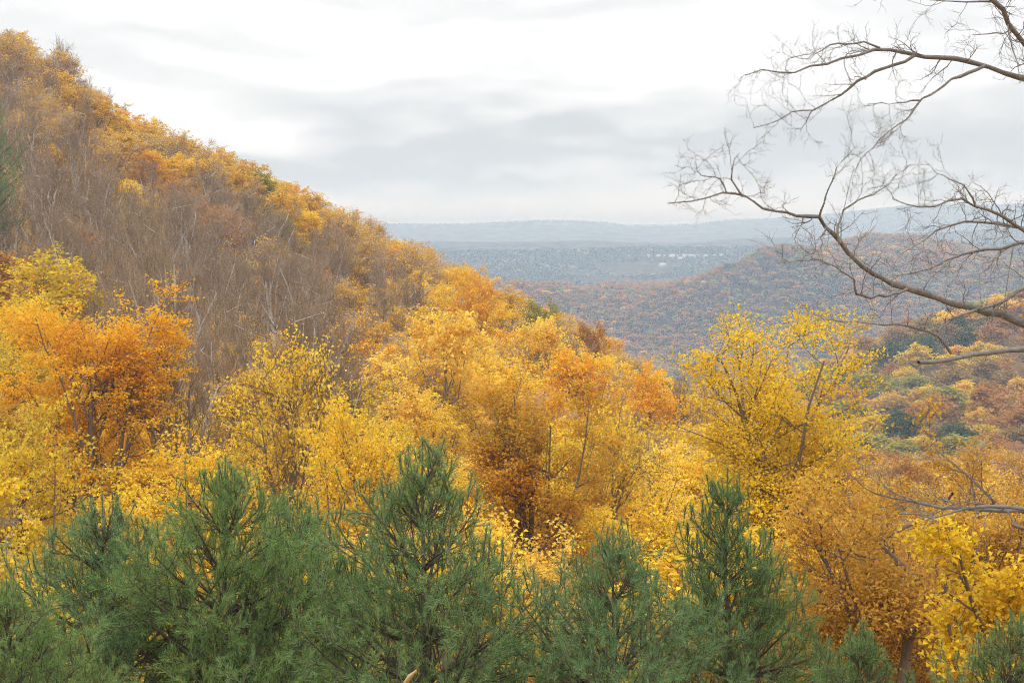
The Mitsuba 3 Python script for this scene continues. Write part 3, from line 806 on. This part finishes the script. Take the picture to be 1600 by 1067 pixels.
base = ray(1800, 400, 10.0)
bz = float(ground(base[0], base[1]))
tp = np.array([[base[0] + 0.12 * math.sin(i * 0.9), base[1] + 0.1 * math.cos(i * 1.3), bz - 0.4 + i * (4.5 - bz) / 11] for i in range(12)])[None]
scene['bare_tree_with_hanging_limbs__trunk'] = mikit.ply(tubes(tp, np.linspace(0.22, 0.07, 12)[None], 12), 'near_bark', smooth=True)
labels['bare_tree_with_hanging_limbs'] = {'label': 'leafless tree at the right edge whose grey limbs reach in front of the valley', 'category': 'tree'}
limb_keys, n_limb = {}, 0
for li, (pts, d0, d1, r0, r1, role) in enumerate(LIMBS):
    n = max(6, len(pts) * 2)
    P = limb_line(pts, d0, d1, n)
    P[1:-1] += rng.normal(0, 0.0045, (n - 2, 3))
    R = (r0 + (r1 - r0) * np.linspace(0, 1, n) ** 1.2) * 0.56
    R = R * (1 + 0.10 * rng.normal(size=n)) * (1 + 0.35 * (meshkit.fbm(np.stack([np.arange(n) * 0.35, np.full(n, li * 7.0), np.zeros(n)], -1), 2, 3) - 0.5))
    if len(pts) > 8 and isinstance(role, str):                       # ends inside the trunk
        P[-1] = [base[0] + 0.05, base[1], P[-1][2] + 0.1]
    key = 'bare_tree_with_hanging_limbs__limb' + (f'_{n_limb:03d}' if n_limb else '')
    n_limb += 1
    scene[key] = mikit.ply(tubes(P[None], R[None], 8), 'near_bark', smooth=True)
    Q, S = P[::-1][None], R[::-1][None]
    span = float(np.linalg.norm(np.diff(P, axis=0), axis=1).sum())
    if role == 'broken':
        continue
    inside = np.array([project(p)[0] for p in P]).min()
    big = span > 1.3
    n2 = int(np.clip(span * 8.5, 4, 20))
    l2, r2, _ = spawn(rng, Q, S, n2, 0.45 if big else 0.25, 50, lambda t: 0.30 - 0.10 * t, 6, up=0.22, wander=0.26, ratio=0.4, tip=0.4, rmin=0.0018)
    r2 = np.minimum(r2, np.linspace(0.0045, 0.0014, 6)[None])
    l3, r3, _ = spawn(rng, l2, r2, 4, 0.2, 45, lambda t: 0.145 - 0.06 * t, 4, up=0.2, wander=0.3, ratio=0.7, tip=0.6, rmin=0.0012)
    l4, r4, _ = spawn(rng, l3, r3, 3, 0.2, 42, 0.065, 3, up=0.2, wander=0.3, ratio=0.8, tip=0.7, rmin=0.0009)
    scene[f'{key}__twigs'] = mikit.ply(join([tubes(l2, r2, 4), tubes(l3, r3, 3), tubes(l4, r4, 3)]), 'near_bark', smooth=True)
    labels[f'{key}__twigs'] = {'kind': 'stuff'}

# a pale broken branch end among the pines at the bottom
P = np.array([ray(x, y, d) for x, y, d in ((628, 1085, 6.2), (634, 1066, 6.1), (641, 1056, 6.05), (652, 1046, 6.0))])
scene['broken_branch'] = mikit.ply(tubes(P[None], np.array([[0.012, 0.012, 0.011, 0.004]]), 7), {'type': 'diffuse', 'reflectance': rgb(0.55, 0.42, 0.22)}, smooth=True)
labels['broken_branch'] = {'label': 'pale broken branch end sticking up at the bottom edge in front of the middle pine', 'category': 'branch'}

# ---------------------------------------------------------------- the small town on the far plain
scene['white_wall'] = {'type': 'diffuse', 'reflectance': rgb(0.80, 0.79, 0.76)}
scene['grey_roof'] = {'type': 'diffuse', 'reflectance': rgb(0.46, 0.47, 0.50)}
rng = np.random.default_rng(9)
houses = []
hv = np.array([[-1, -1, 0], [1, -1, 0], [1, 1, 0], [-1, 1, 0], [-1, -1, 1], [1, -1, 1], [1, 1, 1], [-1, 1, 1], [-1, 0, 1.6], [1, 0, 1.6]], float)
wall_m = (hv, np.array([[0, 1, 5], [0, 5, 4], [1, 2, 6], [1, 6, 5], [2, 3, 7], [2, 7, 6], [3, 0, 4], [3, 4, 7], [4, 8, 7], [5, 6, 9]]))
rv = np.array([[-1.05, -1.12, 0.95], [1.05, -1.12, 0.95], [1.05, 0, 1.66], [-1.05, 0, 1.66], [1.05, 1.12, 0.95], [-1.05, 1.12, 0.95],
               [-1.05, -1.12, 0.88], [1.05, -1.12, 0.88], [1.05, 0, 1.59], [-1.05, 0, 1.59], [1.05, 1.12, 0.88], [-1.05, 1.12, 0.88]])
roof_m = (rv, np.array([[0, 1, 2], [0, 2, 3], [3, 2, 4], [3, 4, 5], [6, 8, 7], [6, 9, 8], [9, 10, 8], [9, 11, 10], [0, 6, 7], [0, 7, 1], [5, 4, 10], [5, 10, 11]]))
for px, py in [(1022, 437), (1035, 434), (1046, 432), (1050, 430), (1062, 433), (1070, 431), (1076, 428), (1081, 426), (1087, 428), (1090, 423), (1094, 430), (1101, 434), (1078, 419), (1085, 420), (1117, 431), (1125, 422),
               (1060, 417), (1012, 428), (1101, 396), (1145, 404), (985, 411), (1030, 410), (1066, 409), (1040, 421)]:
    d = float(np.clip(2080 * 79 / max(py - 365, 30), 2060, 2430))
    p = ray(px, py, d)
    z = float(ground(p[0], p[1]))
    m = T().translate([float(p[0]), float(p[1]), z + 1]).rotate([0, 0, 1], float(rng.uniform(-40, 40))).scale([float(rng.uniform(2.6, 5)), float(rng.uniform(1.8, 2.8)), float(rng.uniform(2.0, 2.8))])
    k = numbered('white_house')
    scene[f'{k}__wall'] = mikit.ply(wall_m, 'white_wall', to_world=m)
    scene[f'{k}__roof'] = mikit.ply(roof_m, 'grey_roof', to_world=m)
    houses.append((project((p[0], p[1], z))[0], k))
ORD = ('leftmost second third fourth fifth sixth seventh eighth ninth tenth eleventh twelfth thirteenth fourteenth fifteenth sixteenth seventeenth eighteenth nineteenth twentieth '
       'twenty-first twenty-second twenty-third twenty-fourth twenty-fifth').split()
for n, (_, k) in enumerate(sorted(houses)):
    labels[k] = {'label': f'tiny white house of the far town on the hazy plain, {ORD[n]}{" from the left" if n else ""}', 'category': 'house', 'group': 'white houses of the far town'}

# ---------------------------------------------------------------- labels of the forest trees
MARKS = [('the bright orange tree', 160, 570), ('the tall yellow tree', 1210, 600), ('the deep orange tree', 815, 700), ('the middle pine', 660, 690), ('the forked-top pine', 352, 720),
         ('the narrow dark pine', 1137, 740), ('the lowest bare limb', 1480, 790), ('the light yellow tree', 690, 520), ('the tall bare tree', 250, 420), ('the top left corner', 0, 60),
         ('the skyline orange tree', 745, 440), ('the broken bare limb', 1520, 555), ('the rusty oak', 1400, 830), ('the thin yellow tree', 450, 570), ('the soft orange tree', 900, 570)]
LOOK = {'golden yellow': 'golden yellow', 'pale yellow': 'pale yellow', 'yellow green': 'yellow-green', 'orange': 'orange', 'amber': 'amber', 'rusty brown': 'rusty brown', 'olive green': 'olive green',
        'dark green': 'dark green', 'dull brown': 'dull brown'}


def where(px, py, dist=True):
    dx, dy, name = min(((px - a, py - b, t) for t, a, b in MARKS), key=lambda e: math.hypot(e[0], e[1] * 1.2))
    r = math.hypot(dx, dy)
    v = 'above' if dy < 0 else 'below'
    h = 'left of' if dx < 0 else 'right of'
    rel = v if abs(dx) < 0.4 * abs(dy) else h if abs(dy) < 0.4 * abs(dx) else f'{v} and {h}'
    return f'{"close" if r < 75 else "well" if r < 150 else "far"} {rel} {name}'


same = {}
for key, x, y, z, h, info in placed:
    if 'label' in info:
        labels[key] = {'label': info['label'], 'category': info.get('category', 'tree'), **({'group': info['group']} if 'group' in info else {})}
        continue
    px, py = project((x, y, z + h * 0.78))
    if info.get('far'):
        zone = ('beside the orange slope' if px < 850 else 'at the small left knob' if px < 960 else 'below the town' if px < 1060 else 'left behind the tall yellow tree' if px < 1150 else 'right behind the tall yellow tree' if px < 1250
                else 'left of the big bare limb' if px < 1340 else 'behind the big bare limb' if px < 1470 else 'at the right edge')
        sk = float(np.interp(px, [700, 850, 925, 1000, 1075, 1150, 1225, 1300, 1375, 1450, 1600], [440, 433, 446, 446, 440, 418, 392, 384, 372, 372, 384]))
        zone += ', near its skyline' if py < sk + 22 else ', just below its crest' if py < sk + 55 else ', half way down' if py < sk + 100 else ', near its foot'
        labels[key] = {'label': f'small {LOOK[info["colour"]]} mountain crown {zone}', 'category': 'tree', 'group': f'{LOOK[info["colour"]]} crowns on the hazy mountain, {zone}'}
        continue
    look = 'bare grey-brown tree' if info['form'] == 'bare' else ('thin ' if info['form'] == 'thin' else '') + LOOK[info['colour']] + (' hill tree' if info.get('hill') else ' tree')
    text = f'{"low " if info.get("young") else ""}{look} {where(px, py)}'
    same.setdefault(text, []).append((px, y, key))
for text, found in same.items():
    found.sort()
    for n, (_, _, key) in enumerate(found):
        more = '' if len(found) == 1 else f', {ORD[n]}' if n == 0 else f', {ORD[n]} from left'
        labels[key] = {'label': text + more, 'category': 'tree', **({'group': text} if len(found) > 1 else {})}

used = {v['group']['id'] for v in scene.values() if v.get('type') == 'instance'}
for k in [k for k, v in scene.items() if v.get('type') == 'shapegroup' and k not in used]:
    del scene[k]
tri = sum(len(meshkit.WRITTEN[c['filename']][1]) for v in scene.values() for c in [v, *[x for x in v.values() if isinstance(x, dict)]] if c.get('type') == 'ply')
print('own triangles', tri)
